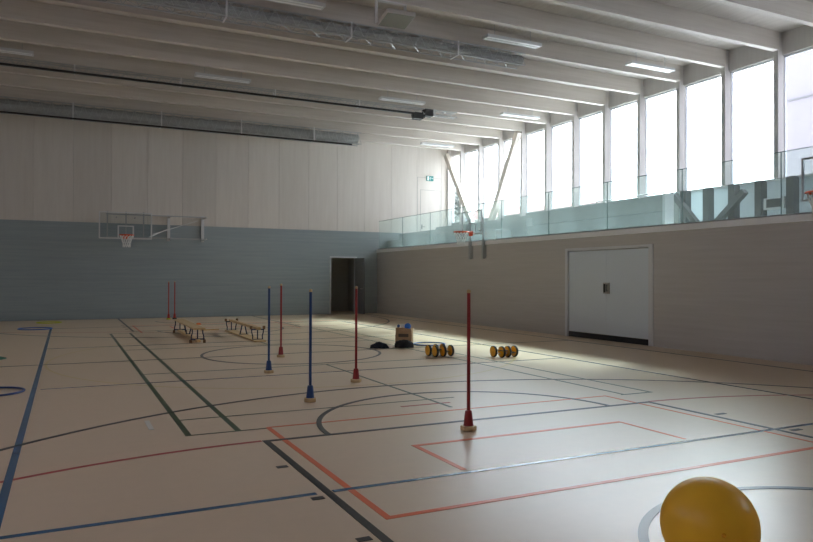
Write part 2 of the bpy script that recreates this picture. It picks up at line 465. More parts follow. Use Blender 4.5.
# doorway to the dark store room
dr = thing('door_1', ((DX0 + DX1) / 2, YB, 0)); tag(dr, 'open doorway to a dark store room in the grey end wall', 'door', kind='structure')
def local(parent, name, dims, mat, bevel=0.0):
    c = parent.location
    bm = B(); box(bm, dims[0] - c.x, dims[1] - c.x, dims[2] - c.y, dims[3] - c.y, dims[4] - c.z, dims[5] - c.z)
    return obj(name, bm, mat, parent, bevel=bevel)
fb = B(); c = dr.location
for d in ((DX0 - .05, DX0, -.03, .2, 0, DZ), (DX1, DX1 + .05, -.03, .2, 0, DZ), (DX0 - .05, DX1 + .05, -.03, .2, DZ, DZ + .05)):
    box(fb, d[0] - c.x, d[1] - c.x, d[2], d[3], d[4], d[5])
obj('door_frame', fb, M['frame_grey'], dr)
lf = B(); box(lf, -.045, 0, -.78, 0, .01, DZ - .01); leaf = obj('door_leaf', lf, M['dark_leaf'], dr); leaf.location = (DX1 - c.x - .0, -.03, 0)
leaf.rotation_euler = (0, 0, math.radians(6))
hb = B(); tube(hb, (-.05, -.7, 1.05), (-.1, -.7, 1.05), .01); tube(hb, (-.1, -.7, 1.05), (-.1, -.58, 1.05), .01); obj('door_handle', hb, M['steel'], leaf)
st = B()
box(st, DX0 - .6, DX1 + .6, YB + 2.4, YB + 2.5, 0, 2.8); box(st, DX0 - .7, DX0 - .6, YB + .28, YB + 2.5, 0, 2.8); box(st, DX1 + .6, DX1 + .7, YB + .28, YB + 2.5, 0, 2.8); box(st, DX0 - .7, DX1 + .7, YB + .28, YB + 2.5, 2.8, 2.9)
tag(obj('wall_store', st, M['dark_room']), 'dark walls of the store room behind the doorway', 'wall', kind='structure')

# gallery door, flush with the end wall, and the exit sign
gd = thing('door_2', (14.47, YB, ZG)); tag(gd, 'flush whitewashed door on the gallery under the exit sign', 'door', kind='structure')
fb = B()
for x0, x1, z0, z1 in ((-.49, -.48, 0, 2.78), (.48, .49, 0, 2.78), (-.49, .49, 2.775, 2.785)):
    box(fb, x0, x1, -.003, 0, z0, z1)
for x0, x1, z0, z1 in ((-.64, -.632, 0, 3.33), (.532, .54, 0, 3.33), (-.64, .54, 3.325, 3.333)):
    box(fb, x0, x1, -.003, 0, z0, z1)
obj('door_gap', fb, M['dark_leaf'], gd)
lf = B(); box(lf, -.475, .475, -.004, 0, 0, 2.77); obj('door_leaf', lf, M['wood_up'], gd)
hb = B(); tube(hb, (-.42, -.004, 1.15), (-.42, -.06, 1.15), .012); tube(hb, (-.42, -.06, 1.15), (-.28, -.06, 1.15), .012); box(hb, -.445, -.395, -.012, 0, 1.05, 1.25)
obj('door_handle', hb, M['dark_leaf'], gd)
ex = thing('exit_sign', (14.43, YB - .033, 5.90)); ex.scale = (.82, .82, .88); tag(ex, 'small green emergency exit sign over the gallery door', 'sign')
b_ = B(); box(b_, -.2, .2, -.035, .04, -.12, .12); obj('sign_case', b_, M['sign_green'], ex)
b_ = B()      # running figure, door and arrow
box(b_, -.17, -.07, -.038, -.034, -.10, .10)
for q in ((.00, -.09, .03, -.02), (.03, -.02, .07, -.01), (.02, -.02, .03, .04), (-.02, .02, .06, .035), (-.02, .02, -.03, -.02)):
    tube(b_, (q[0], -.037, q[1]), (q[2], -.037, q[3]), .009, 6)
tube(b_, (.035, -.036, .065), (.035, -.039, .065), .018, 10)
tube(b_, (.1, -.037, 0), (.17, -.037, 0), .01, 6); tube(b_, (.17, -.037, 0), (.14, -.037, .035), .009, 6); tube(b_, (.17, -.037, 0), (.14, -.037, -.035), .009, 6)
obj('pictogram', b_, M['sign_white'], ex)

# ------------------------------------------------------------------ side wall under the gallery, with the equipment gate
GY0, GY1, GZ = 11.62, 14.68, 2.31
wr = B()
box(wr, XW, XW + .2, YF, GY0 - .0, 0, 2.57); box(wr, XW, XW + .2, GY1, YB - .012, 0, 2.57); box(wr, XW, XW + .2, GY0, GY1, GZ, 2.57)
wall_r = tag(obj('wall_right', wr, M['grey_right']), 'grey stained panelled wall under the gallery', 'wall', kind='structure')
ld = B(); box(ld, XW - .03, XW + .35, YF, YB - .012, 2.572, 2.70)
tag(obj('trim_1', ld, M['ledge'], bevel=.008), 'pale ledge along the gallery edge', 'ledge', kind='structure')
gt = thing('door_3', (XW, (GY0 + GY1) / 2, 0)); tag(gt, 'wide grey double gate of the equipment store', 'door', kind='structure')
hw = (GY1 - GY0) / 2
fb = B(); box(fb, -.025, .2, -hw, -hw + .13, 0, GZ); box(fb, -.025, .2, hw - .10, hw, 0, GZ); box(fb, -.025, .2, -hw + .13, hw - .10, GZ - .07, GZ)
obj('door_frame', fb, M['frame_grey'], gt, bevel=.004)
for s, n in ((-1, 0), (1, 1)):
    lf = B(); y0, y1 = (-hw + .145, .0035) if s < 0 else (.0065, hw - .115)
    box(lf, .02, .07, y0, y1, .14, GZ - .09); obj('door_leaf', lf, M['door_grey'], gt)
lf = B(); box(lf, .015, .075, -hw + .14, hw - .11, .0, .135); obj('rubber_seal', lf, M['rubber'], gt)
bk_ = B(); box(bk_, .19, .21, -hw, hw, 0, GZ); obj('gate_backing', bk_, M['dark_room'], gt)
hn = B(); box(hn, .0, .02, -.11, .11, 1.15, 1.42); hd = obj('handle_plate', hn, M['steel'], gt, bevel=.004)
hn = B(); box(hn, -.006, .0, .03, .09, 1.18, 1.39); obj('handle_recess', hn, M['black'], hd)
hn = B(); tube(hn, (-.03, -.04, 1.22), (-.03, -.04, 1.36), .012); tube(hn, (0, -.04, 1.22), (-.03, -.04, 1.22), .01); tube(hn, (0, -.04, 1.36), (-.03, -.04, 1.36), .01); obj('handle_grip', hn, M['dark_leaf'], hd)

# ------------------------------------------------------------------ left wall and wall behind the camera (outside the frame)
lw = B(); box(lw, XL - .2, XL, YF - .2, YB + .2, ZGB, 3.5); box(lw, XL - .2, XL, YF - .2, YB + .2, 4.9, ZC); box(lw, XL - .2, XL, 11.0, YB + .2, 3.5, 4.9)
lwo = tag(obj('wall_left', lw, M['wood_side']), 'whitewashed upper wall on the dark side', 'wall', kind='structure')
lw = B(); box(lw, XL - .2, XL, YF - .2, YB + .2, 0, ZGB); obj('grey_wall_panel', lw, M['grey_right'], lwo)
lw = B(); box(lw, XL - .12, XL - .1, YF - .2, 11.0, 3.5, 4.9)  # invented band in the unseen wall, added to light the right wall
lwi = tag(obj('window_clerestory', lw, M['frost_left']), 'frosted band of windows high in the wall outside the picture', 'window', kind='structure')
lw = B()
y = YF
while y < 11.0: box(lw, XL - .14, XL - .0, y, y + .12, 3.5, 4.9); y += 1.49
obj('window_mullion', lw, M['wood_post'], lwi)
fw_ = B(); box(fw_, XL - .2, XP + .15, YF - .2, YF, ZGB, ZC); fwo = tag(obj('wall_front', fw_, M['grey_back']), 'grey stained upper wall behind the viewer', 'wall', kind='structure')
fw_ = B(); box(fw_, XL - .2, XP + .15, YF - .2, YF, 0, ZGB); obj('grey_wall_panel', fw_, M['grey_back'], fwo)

# ------------------------------------------------------------------ roof deck, beams
ce = tag(boxobj('ceiling', (XL - .2, XP + .35, YF - .2, YB + .28, ZC, ZC + .25), M['deck']), 'whitewashed timber roof deck', 'ceiling', kind='structure')
for k, y in enumerate(COLY):
    b_ = B(); box(b_, XL, XG + .02, y - .075, y + .075, ZBEAM, ZC)
    tag(obj('roof_beam', b_, M['wood_beam'], bevel=.003), 'whitewashed timber roof beam spanning the hall', 'beam', 'roof beams', 'structure')

# ------------------------------------------------------------------ gallery: slab, posts, windows, sill wall
sl = tag(boxobj('floor_gallery', (XW + .2, XP + .15, YF, YB, ZG - .25, ZG), M['concrete']), 'gallery floor slab', 'floor', kind='structure')
for k, y in enumerate(COLY):
    b_ = B(); box(b_, XG, XG + .32, y - .06, y + .06, ZSILL if y < 14.2 else ZG, ZC)
    tag(obj('window_post', b_, M['wood_post'], bevel=.004), 'slim whitewashed timber post between the tall windows', 'post', 'window posts', 'structure')
b_ = B(); box(b_, XG, XG + .32, YB - .12, YB - .002, ZG, ZC); tag(obj('window_post', b_, M['wood_post']), 'corner post of the window wall at the end wall', 'post', 'window posts', 'structure')
edges = [YF] + COLY + [YB - .06]
wi = 0
fas = B()
for a, b in zip(edges, edges[1:]):
    y0, y1 = a + (.06 if a != YF else 0), b - .06
    if y1 - y0 < .2: continue
    wi += 1
    wn_ = thing('window_%d' % wi, (XP, (y0 + y1) / 2, ZSILL)); tag(wn_, 'tall clear window between whitewashed posts', 'window', 'gallery windows', 'structure')
    h = (y1 - y0) / 2; H_ = ZHEAD - ZSILL
    f_ = B(); box(f_, -.03, .05, -h, -h + .02, 0, H_); box(f_, -.03, .05, h - .02, h, 0, H_); box(f_, -.03, .05, -h + .02, h - .02, 0, .03); box(f_, -.03, .05, -h + .02, h - .02, H_ - .05, H_)
    obj('window_frame', f_, M['frame_grey'], wn_)
    g_ = B(); box(g_, .005, .02, -h + .02, h - .02, .03, H_ - .05); obj('pane', g_, M['pane'], wn_)
    box(fas, XP - .1, XP + .1, y0, y1, ZHEAD, ZC)
tag(obj('trim_2', fas, M['wood_post']), 'whitewashed fascia boards over the windows', 'fascia', kind='structure')
sw = B(); box(sw, XP - .06, XP + .15, 14.2, YB, ZG, ZSILL)
tag(obj('wall_gallery', sw, M['concrete']), 'low wall under the gallery windows behind the seating', 'wall', kind='structure')
low = B(); box(low, XP - .02, XP + .02, YF, 14.2, ZG, ZSILL - .03)
lowo = tag(obj('window_low', low, M['frost']), 'band of frosted glazing under the gallery windows', 'window', kind='structure')
b_ = B(); box(b_, XP - .06, XP + .06, YF, 14.2, ZSILL - .03, ZSILL); obj('sill_rail', b_, M['white_metal'], lowo)

# timber posts and braces along the frosted band
def low_post(y, w=.19):
    b_ = B(); box(b_, XP - .24, XP - .03, y - w / 2, y + w / 2, ZG, ZSILL); return obj('low_post', b_, M['dark_post'], lowo)
for y in (13.88, 13.12, 12.33, 11.56, 10.72, 9.9, 9.1, 8.3, 7.5): low_post(y)
for p, q in (((14.15, 3.90), (13.25, 2.92)), ((11.85, 3.72), (12.85, 2.85))):
    b_ = B(); d = Vector((0, q[0] - p[0], q[1] - p[1])); L = d.length
    ang = math.atan2(d.z, d.y)
    box(b_, -.08, .08, 0, L, -.07, .07); o = obj('low_brace', b_, M['dark_post'], lowo); o.location = (XP - .33, p[0], p[1]); o.rotation_euler = (ang, 0, 0)
b_ = B(); box(b_, XP - .30, XP - .24, 10.82, 11.36, 3.20, 3.48); sf = obj('vent_frame', b_, M['white_metal'], lowo)
b_ = B(); box(b_, XP - .31, XP - .30, 10.88, 11.28, 3.25, 3.45); obj('vent_grille', b_, M['dark_post'], sf)

# V brace at the far end of the window wall
def brace(p, q, label):
    p, q = Vector(p), Vector(q); d = q - p; L = d.length
    b_ = B(); box(b_, -.115, .115, -.09, .09, 0, L)
    o = obj('diagonal_brace', b_, M['brace'], bevel=.006); o.location = p
    o.rotation_mode = 'QUATERNION'; o.rotation_quaternion = d.to_track_quat('Z', 'X')
    tag(o, label, 'brace', 'V brace', 'structure')
brace((XG - .12, 24.02, ZG + .02), (XG - .12, 26.98, ZBEAM - .04), 'whitewashed diagonal brace leaning towards the end wall')
brace((XG - .12, 23.98, ZG + .02), (XG - .12, 21.5, ZBEAM - .04), 'whitewashed diagonal brace leaning away from the end wall')

# ------------------------------------------------------------------ concrete seating on the gallery
se = thing('concrete_seating', (12.9, 18.5, ZG)); tag(se, 'grey concrete seating steps behind the glass balustrade', 'seating', kind='structure')
cc = se.location
for nm, d in (('step', (12.35, 12.95, 18.7, 27.13, ZG, 3.08)), ('step', (12.95, 13.9, 17.9, 27.13, ZG, 3.40)), ('step', (13.9, 14.5, 17.2, 25.6, ZG, 3.62)),
              ('parapet', (12.95, 13.15, 12.32, 17.85, ZG, 3.145)), ('parapet', (12.96, 13.14, 12.32, 17.6, 3.16, 3.55)), ('parapet', (13.14, 14.6, 17.0, 17.2, ZG, 3.55))):
    local(se, nm, d, M['concrete'], .006)
local(se, 'end_panel', (12.9, 13.2, 12.24, 12.31, ZG, 3.57), M['white_metal'])
hr = B(); tube(hr, (.15, -6.1, 1.03), (.15, -3.7, 1.03), .02); tube(hr, (.15, -3.7, 1.03), (.15, -3.7, .95), .014); tube(hr, (.15, -6.1, 1.03), (.15, -6.1, .95), .014)
obj('handrail', hr, M['steel'], se)

# glass balustrade on the ledge
gbx = thing('glass_balustrade', (XW + .03, 13, 2.7)); tag(gbx, 'frameless greenish glass balustrade along the gallery ledge', 'balustrade')
y = YB - .15
while y > YF:
    y0 = max(y - 2.31, YF)
    g_ = B(); box(g_, -.009, .009, y0 + .008 - 13, y - .008 - 13, 0, 1.19); gp = obj('glass_panel', g_, M['rail'], gbx)
    g_ = B(); box(g_, -.009, .009, y0 + .008 - 13, y - .008 - 13, 1.19, 1.20); box(g_, -.009, .009, y0 - .004 - 13, y0 + .008 - 13, 0.03, 1.20); obj('polished_edge', g_, M['rail_edge'], gp)
    y -= 2.31
sh = B(); box(sh, -.03, .03, YF - 13, YB - .15 - 13, 0, .03); obj('clamp_rail', sh, M['grey_metal'], gbx)

# ------------------------------------------------------------------ outside, seen through the windows
tag(boxobj('outdoor_ground', (XP + .3, 120, -40, 120, -.6, -.3), M['ground']), 'pale paved ground outside the windows', 'ground', kind='structure')
fa = thing('neighbour_building', (27, 8, -.3)); tag(fa, 'pale pinkish panel facade outside the nearest window', 'building')
local(fa, 'wall', (22.2, 34, 0, 15.85, -.3, 18), M['facade'])
jb = B()
for z in (4.6, 7.9, 11.2): box(jb, -4.83, -4.79, -8, 7.85, z, z + .05)
for y in (9.2, 3.0): box(jb, -4.83, -4.79, y - 8, y - 8 + .04, 0, 13.6)
obj('panel_joint', jb, M['dark_post'], fa)
def house(x, y, w, d, hz, rz, label, rot):
    t = thing('house', (x, y, -.3), rot); tag(t, label, 'building', 'houses outside')
    b_ = B(); box(b_, -w / 2, w / 2, -d / 2, d / 2, 0, hz); obj('wall', b_, M['house'], t)
    b_ = B(); e = .4
    v = [b_.verts.new(p) for p in ((-w / 2 - e, -d / 2 - e, hz), (w / 2 + e, -d / 2 - e, hz), (w / 2 + e, d / 2 + e, hz), (-w / 2 - e, d / 2 + e, hz), (0, -d / 2 - e, hz + rz), (0, d / 2 + e, hz + rz))]
    for f in ((0, 1, 4), (1, 2, 5, 4), (2, 3, 5), (3, 0, 4, 5), (0, 3, 2, 1)): b_.faces.new([v[i] for i in f])
    obj('roof', b_, M['roof_red'], t)
house(38.5, 51.2, 7, 12, 6.1, 2.3, 'red roofed house outside, nearer one, showing low between the window posts', .5)
house(42, 62, 7, 9, 6.4, 2.3, 'smaller looking red roofed house farther away behind the diagonal brace', .3)
tr = thing('tree', (27.2, 46.2, -.3)); tag(tr, 'slim pale green tree outside beside the end wall window', 'tree')
b_ = B(); tube(b_, (0, 0, 0), (0, 0, 5), .18, 8, .08); obj('trunk', b_, M['bark'], tr)
b_ = B()
for i in range(900):
    z = 1.5 + 7.2 * random.random(); r = 1.0 * (1 - abs(z - 4.4) / 5.2) + .1
    a = random.random() * 2 * PI; rr = r * math.sqrt(random.random())
    p = Vector((rr * math.cos(a), rr * math.sin(a), z)); s = .16 + .14 * random.random()
    n1 = Vector((random.uniform(-1, 1), random.uniform(-1, 1), random.uniform(-1, 1))).normalized(); u, w_ = frame_of(n1)
    vs = [b_.verts.new(p + s * (math.cos(t) * u + math.sin(t) * w_)) for t in (0, PI / 2, PI, 3 * PI / 2)]
    b_.faces.new(vs)
obj('foliage', b_, M['leaf'], tr)

# ------------------------------------------------------------------ ceiling lamps
def make_lamp():
    t = thing('ceiling_lamp')
    b_ = B()
    box(b_, -.74, .74, -.12, .12, .02, .06); box(b_, -.74, .74, -.12, -.108, -.01, .02); box(b_, -.74, .74, .108, .12, -.01, .02); box(b_, -.74, .74, -.02, .02, -.01, .02); box(b_, -.75, -.735, -.12, .12, -.01, .06); box(b_, .735, .75, -.12, .12, -.01, .06)
    obj('lamp_housing', b_, M['lamp_white'], t)
    for s in (-1, 1):
        b_ = B(); box(b_, -.72, .72, s * .064 - .04, s * .064 + .04, -.004, .019); obj('diffuser', b_, M['lamp_diff'], t)
    for x in (-.5, .5):
        b_ = B(); tube(b_, (x, 0, .06), (x, 0, ZC - 6.98), .008, 6); box(b_, x - .05, x + .05, -.05, .05, ZC - 7.0, ZC - 6.98); obj('hanger', b_, M['galv'], t)
    return t
lamp0 = make_lamp()
lamps = [(3.9, 13.33, 'ceiling lamp in the nearest row at the top edge, left of the loudspeaker'), (9.25, 13.33, 'white twin tube ceiling lamp right of the loudspeaker'),
         (13.55, 13.33, 'white ceiling lamp hanging nearest to the tall windows'), (-1.5, 19.37, 'dim ceiling lamp cut by the left edge of the picture'),
         (3.85, 19.37, 'dim ceiling lamp in the middle row above the black curtain tube'), (9.33, 19.37, 'ceiling lamp above the winch on the middle truss'),
         (13.75, 19.37, 'ceiling lamp in the middle row next to the windows'), (-1.5, 25.2, 'ceiling lamp by the end wall at the far left behind the truss'),
         (3.85, 25.2, 'ceiling lamp by the end wall half hidden by the truss'), (9.1, 25.2, 'ceiling lamp by the end wall over the right end of the far truss'),
         (13.75, 25.2, 'ceiling lamp by the end wall nearest to the window corner')]
for i, (x, y, lb) in enumerate(lamps):
    t = lamp0 if i == 0 else copy_tree(lamp0)
    t.location = (x, y, 6.98); tag(t, lb, 'lamp', 'hall ceiling lamps')

# ------------------------------------------------------------------ trusses with rolled dividing nets
def truss(name, y, x1, z0, z1, wd, label, net, step=.45):
    t = thing(name, (XL + .1, y, z0)); L = x1 - XL - .1; h = z1 - z0
    tag(t, label, 'truss')
    for (yy, zz) in ((-wd, 0), (wd, 0), (-wd, h), (wd, h)):
        b_ = B(); tube(b_, (0, yy, zz), (L, yy, zz), .017, 6); obj('chord', b_, M['galv'], t)
    for s in (-wd, wd):
        b_ = B(); n = int(L / step)
        for i in range(n):
            a, m_, c_ = i * L / n, (i + .5) * L / n, (i + 1) * L / n
            tube(b_, (a, s, 0), (m_, s, h), .009, 5, cap=False); tube(b_, (m_, s, h), (c_, s, 0), .009, 5, cap=False)
        obj('lattice', b_, M['galv'], t)
    n = int(L / step)
    for zz, f in ((0, 1), (h, -1)):
        b_ = B()
        for i in range(n):
            q0, q1 = (-wd, wd) if (i % 2) else (wd, -wd)
            tube(b_, (i * L / n, f * q0, zz), ((i + 1) * L / n, f * q1, zz), .008, 5, cap=False)
        obj('cross_lattice', b_, M['galv'], t)
    x = 1.1
    while x < L:
        b_ = B(); box(b_, x, x + .035, -wd - .02, -wd + .0, -.02, ZBEAM - z0 - .002); box(b_, x, x + .035, wd, wd + .02, -.02, ZBEAM - z0 - .002); box(b_, x, x + .035, -wd - .02, wd + .02, -.03, -.02)
        obj('hanger', b_, M['white_metal'], t); x += 2.65
    if net:
        b_ = B(); N = int(net / .16); sec = 10
        rings = []
        for i in range(N + 1):
            px = i * net / N; k = .8 + .2 * random.random(); dz = .02 * random.random()
            rings.append([b_.verts.new((px, wd * .86 * k * math.cos(2 * PI * j / sec), h * .5 + dz + h * .46 * k * math.sin(2 * PI * j / sec))) for j in range(sec)])
        for A, C in zip(rings, rings[1:]):
            for j in range(sec): b_.faces.new((A[j], A[(j + 1) % sec], C[(j + 1) % sec], C[j]))
        b_.faces.new(rings[0][::-1]); b_.faces.new(rings[-1])
        obj('folded_net', b_, M['net_grey'], t)
    return t
t1 = truss('ceiling_truss', 14.05, 10.0, 6.71, 6.99, .17, 'nearest ceiling truss with folded grey net, crossing the top edge', 13.6, .3)
t2 = truss('ceiling_truss', 20.01, 11.6, 6.83, 6.99, .10, 'middle ceiling truss with long black tube and dark winch', 0, .3)
b_ = B(); tube(b_, (0, -.13, -.03), (13.6, -.13, -.03), .03, 8); obj('black_tube', b_, M['black'], t2)
b_ = B(); box(b_, 13.6, 13.9, -.2, .05, -.2, .0); box(b_, 14.0, 14.3, -.12, .12, -.06, .16); tube(b_, (13.55, -.08, -.08), (14.0, -.08, -.08), .06, 10); obj('winch', b_, M['black'], t2)
t3 = truss('ceiling_truss', 24.48, 9.98, 6.55, 6.97, .2, 'far ceiling truss with grey net in front of the end wall', 13.5, .3)
b_ = B(); tube(b_, (0, -.2, -.045), (13.2, -.2, -.045), .03, 8); obj('black_tube', b_, M['black'], t3)

# loudspeaker under a beam
sp = thing('loudspeaker', (5.78, 12.28, 6.56)); tag(sp, 'flat grey loudspeaker box tilted under the second roof beam', 'loudspeaker')
b_ = B(); box(b_, -.30, .30, -.29, .29, 0, .09); cab = obj('cabinet', b_, M['wood_post'], sp, bevel=.02); cab.rotation_euler = (math.radians(-7), 0, math.radians(-4))
b_ = B(); box(b_, -.28, .28, -.27, .27, -.006, 0); obj('grille', b_, M['speaker'], cab)
b_ = B(); box(b_, -.33, -.305, -.05, .05, -.0, .46); box(b_, .305, .33, -.05, .05, -.0, .46); box(b_, -.33, .33, -.05, .05, .44, .46); brk = obj('bracket', b_, M['white_metal'], sp); brk.location = (0, .26, 0)

# ------------------------------------------------------------------ basketball baskets
def rim_net(parent, c, dirv, suffix_r=.225):
    """rim of radius .225 round c (parent space) held from direction dirv (unit, towards the board)"""
    cx, cy, cz = c
    b_ = B(); path(b_, [(cx + suffix_r * math.cos(2 * PI * i / 28), cy + suffix_r * math.sin(2 * PI * i / 28), cz) for i in range(28)], .018, 8, True)
    d = Vector(dirv); s = Vector((-d.y, d.x, 0)); p = Vector(c)
    for k in (-1, 1):
        tube(b_, p + d * suffix_r * .8 + s * k * .12, p + d * (suffix_r + .15) + s * k * .09, .014, 6)
    a0, a1 = p + d * (suffix_r + .13) - s * .1, p + d * (suffix_r + .16) + s * .1
    box(b_, min(a0.x, a1.x), max(a0.x, a1.x), min(a0.y, a1.y), max(a0.y, a1.y), cz - .12, cz + .03)
    ro = obj('rim', b_, M['orange'], parent, smooth=True)
    b_ = B(); rows = [(.22, -.01), (.19, -.1), (.15, -.2), (.125, -.3), (.12, -.42)]
    n = 12
    P = lambda i, k: Vector((cx + rows[k][0] * math.cos(2 * PI * (i + .5 * k) / n), cy + rows[k][0] * math.sin(2 * PI * (i + .5 * k) / n), cz + rows[k][1]))
    for k in range(len(rows) - 1):
        for i in range(n):
            tube(b_, P(i, k), P(i, k + 1), .007, 5, cap=False); tube(b_, P(i, k), P(i - 1, k + 1), .007, 5, cap=False)
    obj('net', b_, M['netw'], parent)

# big backboard swung flat along the end wall
bb = thing('basketball_backboard', (1.86, 26.0, 2.83)); tag(bb, 'wide glass basketball backboard swung flat along the grey end wall', 'basketball hoop')
hwid, hh = .86, .93
b_ = B(); box(b_, -hwid + .03, hwid - .03, -.006, .006, .03, hh - .03); obj('glass_board', b_, M['clear'], bb)
b_ = B(); t_ = .028
box(b_, -hwid, -hwid + t_ * 1.4, -.02, .02, 0, hh); box(b_, hwid - t_ * 1.4, hwid, -.02, .02, 0, hh); box(b_, -hwid, hwid, -.02, .02, 0, t_ * 1.6); box(b_, -hwid, hwid, -.02, .02, hh - t_, hh)
obj('board_frame', b_, M['white_metal'], bb)
b_ = B(); box(b_, -.265, -.22, -.012, -.006, .03, .46); box(b_, .22, .265, -.012, -.006, .03, .46); box(b_, -.265, .265, -.012, -.006, .43, .47); obj('target_square', b_, M['lamp_white'], bb)
b_ = B()
for x in (-.58, .02, .6): box(b_, x - .022, x + .022, .18, .23, -.0, hh + .04)
box(b_, -.62, 2.75, .18, .23, .85, .89); box(b_, -.62, 2.75, .18, .23, .05, .09)
obj('swing_arm', b_, M['galv'], bb)
for x in (1.56, 2.79):
    b_ = B(); box(b_, x - .05, x + .05, 1.06, 1.135, .02, .99)
    for z in (.06, .86): box(b_, x - .018, x + .018, .23, 1.06, z, z + .04)
    obj('wall_bracket', b_, M['white_metal'], bb)
for p_, q_ in (((.9, .25, .2), (2.6, 1.0, .8)), ((.7, .25, .05), (1.5, 1.0, .45))):
    b_ = B(); tube(b_, p_, q_, .014, 6); obj('stay_rod', b_, M['white_metal'], bb)
for x in (-.3, .3):
    for z in (.2, .75):
        b_ = B(); tube(b_, (x, .006, z), (x, .2, z), .02, 6); obj('board_mount', b_, M['grey_metal'], bb)
rim_net(bb, (0, -.39, .12), (0, 1, 0))

# practice baskets on the side wall
def make_practice():
    t = thing('practice_basket')
    W2, z0, z1 = .60, 2.90, 3.66
    b_ = B(); box(b_, -.26, -.25, -W2 + .02, W2 - .02, z0 + .02, z1 - .02); obj('glass_board', b_, M['clear'], t)
    b_ = B()
    for y0, y1, a, c_ in ((-W2, -W2 + .03, z0, z1), (W2 - .03, W2, z0, z1), (-W2, W2, z0, z0 + .03), (-W2, W2, z1 - .03, z1)): box(b_, -.275, -.235, y0, y1, a, c_)
    obj('board_frame', b_, M['galv'], t)
    b_ = B()
    for s in (-.24, .24): box(b_, -.27, -.262, s - .015, s + .015, z0 + .02, z0 + .38)
    box(b_, -.27, -.262, -.24, .24, z0 + .35, z0 + .38); obj('target_square', b_, M['grey_metal'], t)
    for s in (-.4, .4):
        b_ = B(); box(b_, -.10, -.035, s - .05, s + .05, 2.13, 2.70); box(b_, -.035, -.0, s - .07, s + .07, 2.15, 2.55); box(b_, -.095, -.05, s - .02, s + .02, 2.70, 3.45); box(b_, -.235, -.095, s - .015, s + .015, 3.0, 3.04); box(b_, -.235, -.095, s - .015, s + .015, 3.41, 3.45)
        obj('support_post', b_, M['galv'], t)
    rim_net(t, (-.65, 0, 2.98), (1, 0, 0))
    return t
pb = make_practice(); pb.location = (XW - .001, 19.03, 0); tag(pb, 'glass practice basket with orange rim on the gallery ledge near the end wall', 'basketball hoop', 'practice baskets')
pb2 = copy_tree(pb); pb2.location = (XW - .001, 7.32, 0); tag(pb2, 'practice basket with orange rim cut by the right edge of the picture', 'basketball hoop', 'practice baskets')

# ------------------------------------------------------------------ slalom poles
def pole(x, y, col, h, label, rz=.5, base='pine'):
    h += .022
    t = thing('slalom_pole', (x, y, 0), rz); tag(t, label, 'pole', 'slalom poles')
    b_ = B(); lathe(b_, [(.078, 0), (.083, .006), (.083, .04), (.078, .048)], 6); obj('wooden_base', b_, M[base], t, bevel=.004)
    b_ = B(); lathe(b_, [(.052, .048), (.049, .06), (.038, .17), (.035, .19), (.028, .2)], 20); obj('sleeve', b_, M[col], t, smooth=True)
    b_ = B(); tube(b_, (0, 0, .15), (0, 0, h - .035), .018, 14); obj('rod', b_, M[col], t, smooth=True)
    b_ = B(); lathe(b_, [(.020, h - .035), (.021, h - .01), (.014, h), (0, h + .002)], 14); obj('end_cap', b_, M['pine'], t, smooth=True)
pole(3.67, 6.05, 'pole_red', 1.40, 'red slalom pole nearest to the viewer')
pole(2.73, 8.27, 'pole_blue', 1.37, 'dark blue slalom pole standing nearest to the viewer', .2)
pole(3.84, 9.51, 'pole_red', 1.385, 'red slalom pole standing in front of the dark doorway', .9)
pole(2.93, 10.98, 'pole_blue', 1.37, 'dark blue slalom pole beside the upturned bench', .4)
pole(3.72, 13.06, 'pole_red', 1.385, 'red slalom pole just right of the upturned bench', .1)
pole(3.29, 25.94, 'pole_far', 1.335, 'left one of the two thin red poles close together by the end wall', .3, 'hoop_yel')
pole(3.52, 26.12, 'pole_far', 1.335, 'right one of the two thin red poles close together by the end wall', .3, 'rubber')

# ------------------------------------------------------------------ gym benches
def make_bench():
    """three metre bench standing upright: seat on top, balance rail below"""
    t = thing('gym_bench'); L = 1.88; Hs = .36; E_ = 1.58
    b_ = B(); box(b_, -.135, .135, -L, L, Hs - .035, Hs); obj('seat', b_, M['pine'], t, bevel=.008)
    b_ = B(); box(b_, -.05, .05, -E_ - .14, E_ + .14, .025, .085); obj('balance_rail', b_, M['pine'], t, bevel=.006)
    for y in (-E_, E_):
        b_ = B()
        box(b_, -.16, .16, y - .02, y + .02, .07, .10)
        for s in (-1, 0, 1):
            path(b_, [(s * .12, y, Hs - .035), (s * .115, y, .24), (s * .14, y, .15), (s * .14, y, .085)] if s else [(.0, y, Hs - .035), (.0, y, .085)], .014, 8)
        box(b_, -.13, .13, y - .025, y + .025, Hs - .05, Hs - .036)
        obj('leg', b_, M['navy'], t)
        for s in (-1, 1):
            b_ = B(); box(b_, s * .155 - .028, s * .155 + .028, y - .03, y + .03, .0, .075); obj('foot', b_, M['foot'], t, bevel=.006)
    b_ = B()
    for s in (-1, 1): tube(b_, (s * .09, 0, Hs - .036), (s * .035, 0, .08), .016, 8)
    box(b_, -.12, .12, -.025, .025, Hs - .05, Hs - .036); box(b_, -.055, .055, -.03, .03, .085, .10)
    obj('middle_leg', b_, M['navy'], t)
    return t
b1 = make_bench(); b1.location = (2.78, 18.2, 0); b1.rotation_euler = (0, 0, math.radians(-1.0)); tag(b1, 'wooden gym bench standing upright on navy legs, seat on top', 'bench', 'gym benches')
b2 = copy_tree(b1); b2.location = (4.16, 18.12, .36); b2.rotation_euler = (0, PI, math.radians(-0.9)); tag(b2, 'wooden gym bench turned upside down with its navy legs in the air', 'bench', 'gym benches')

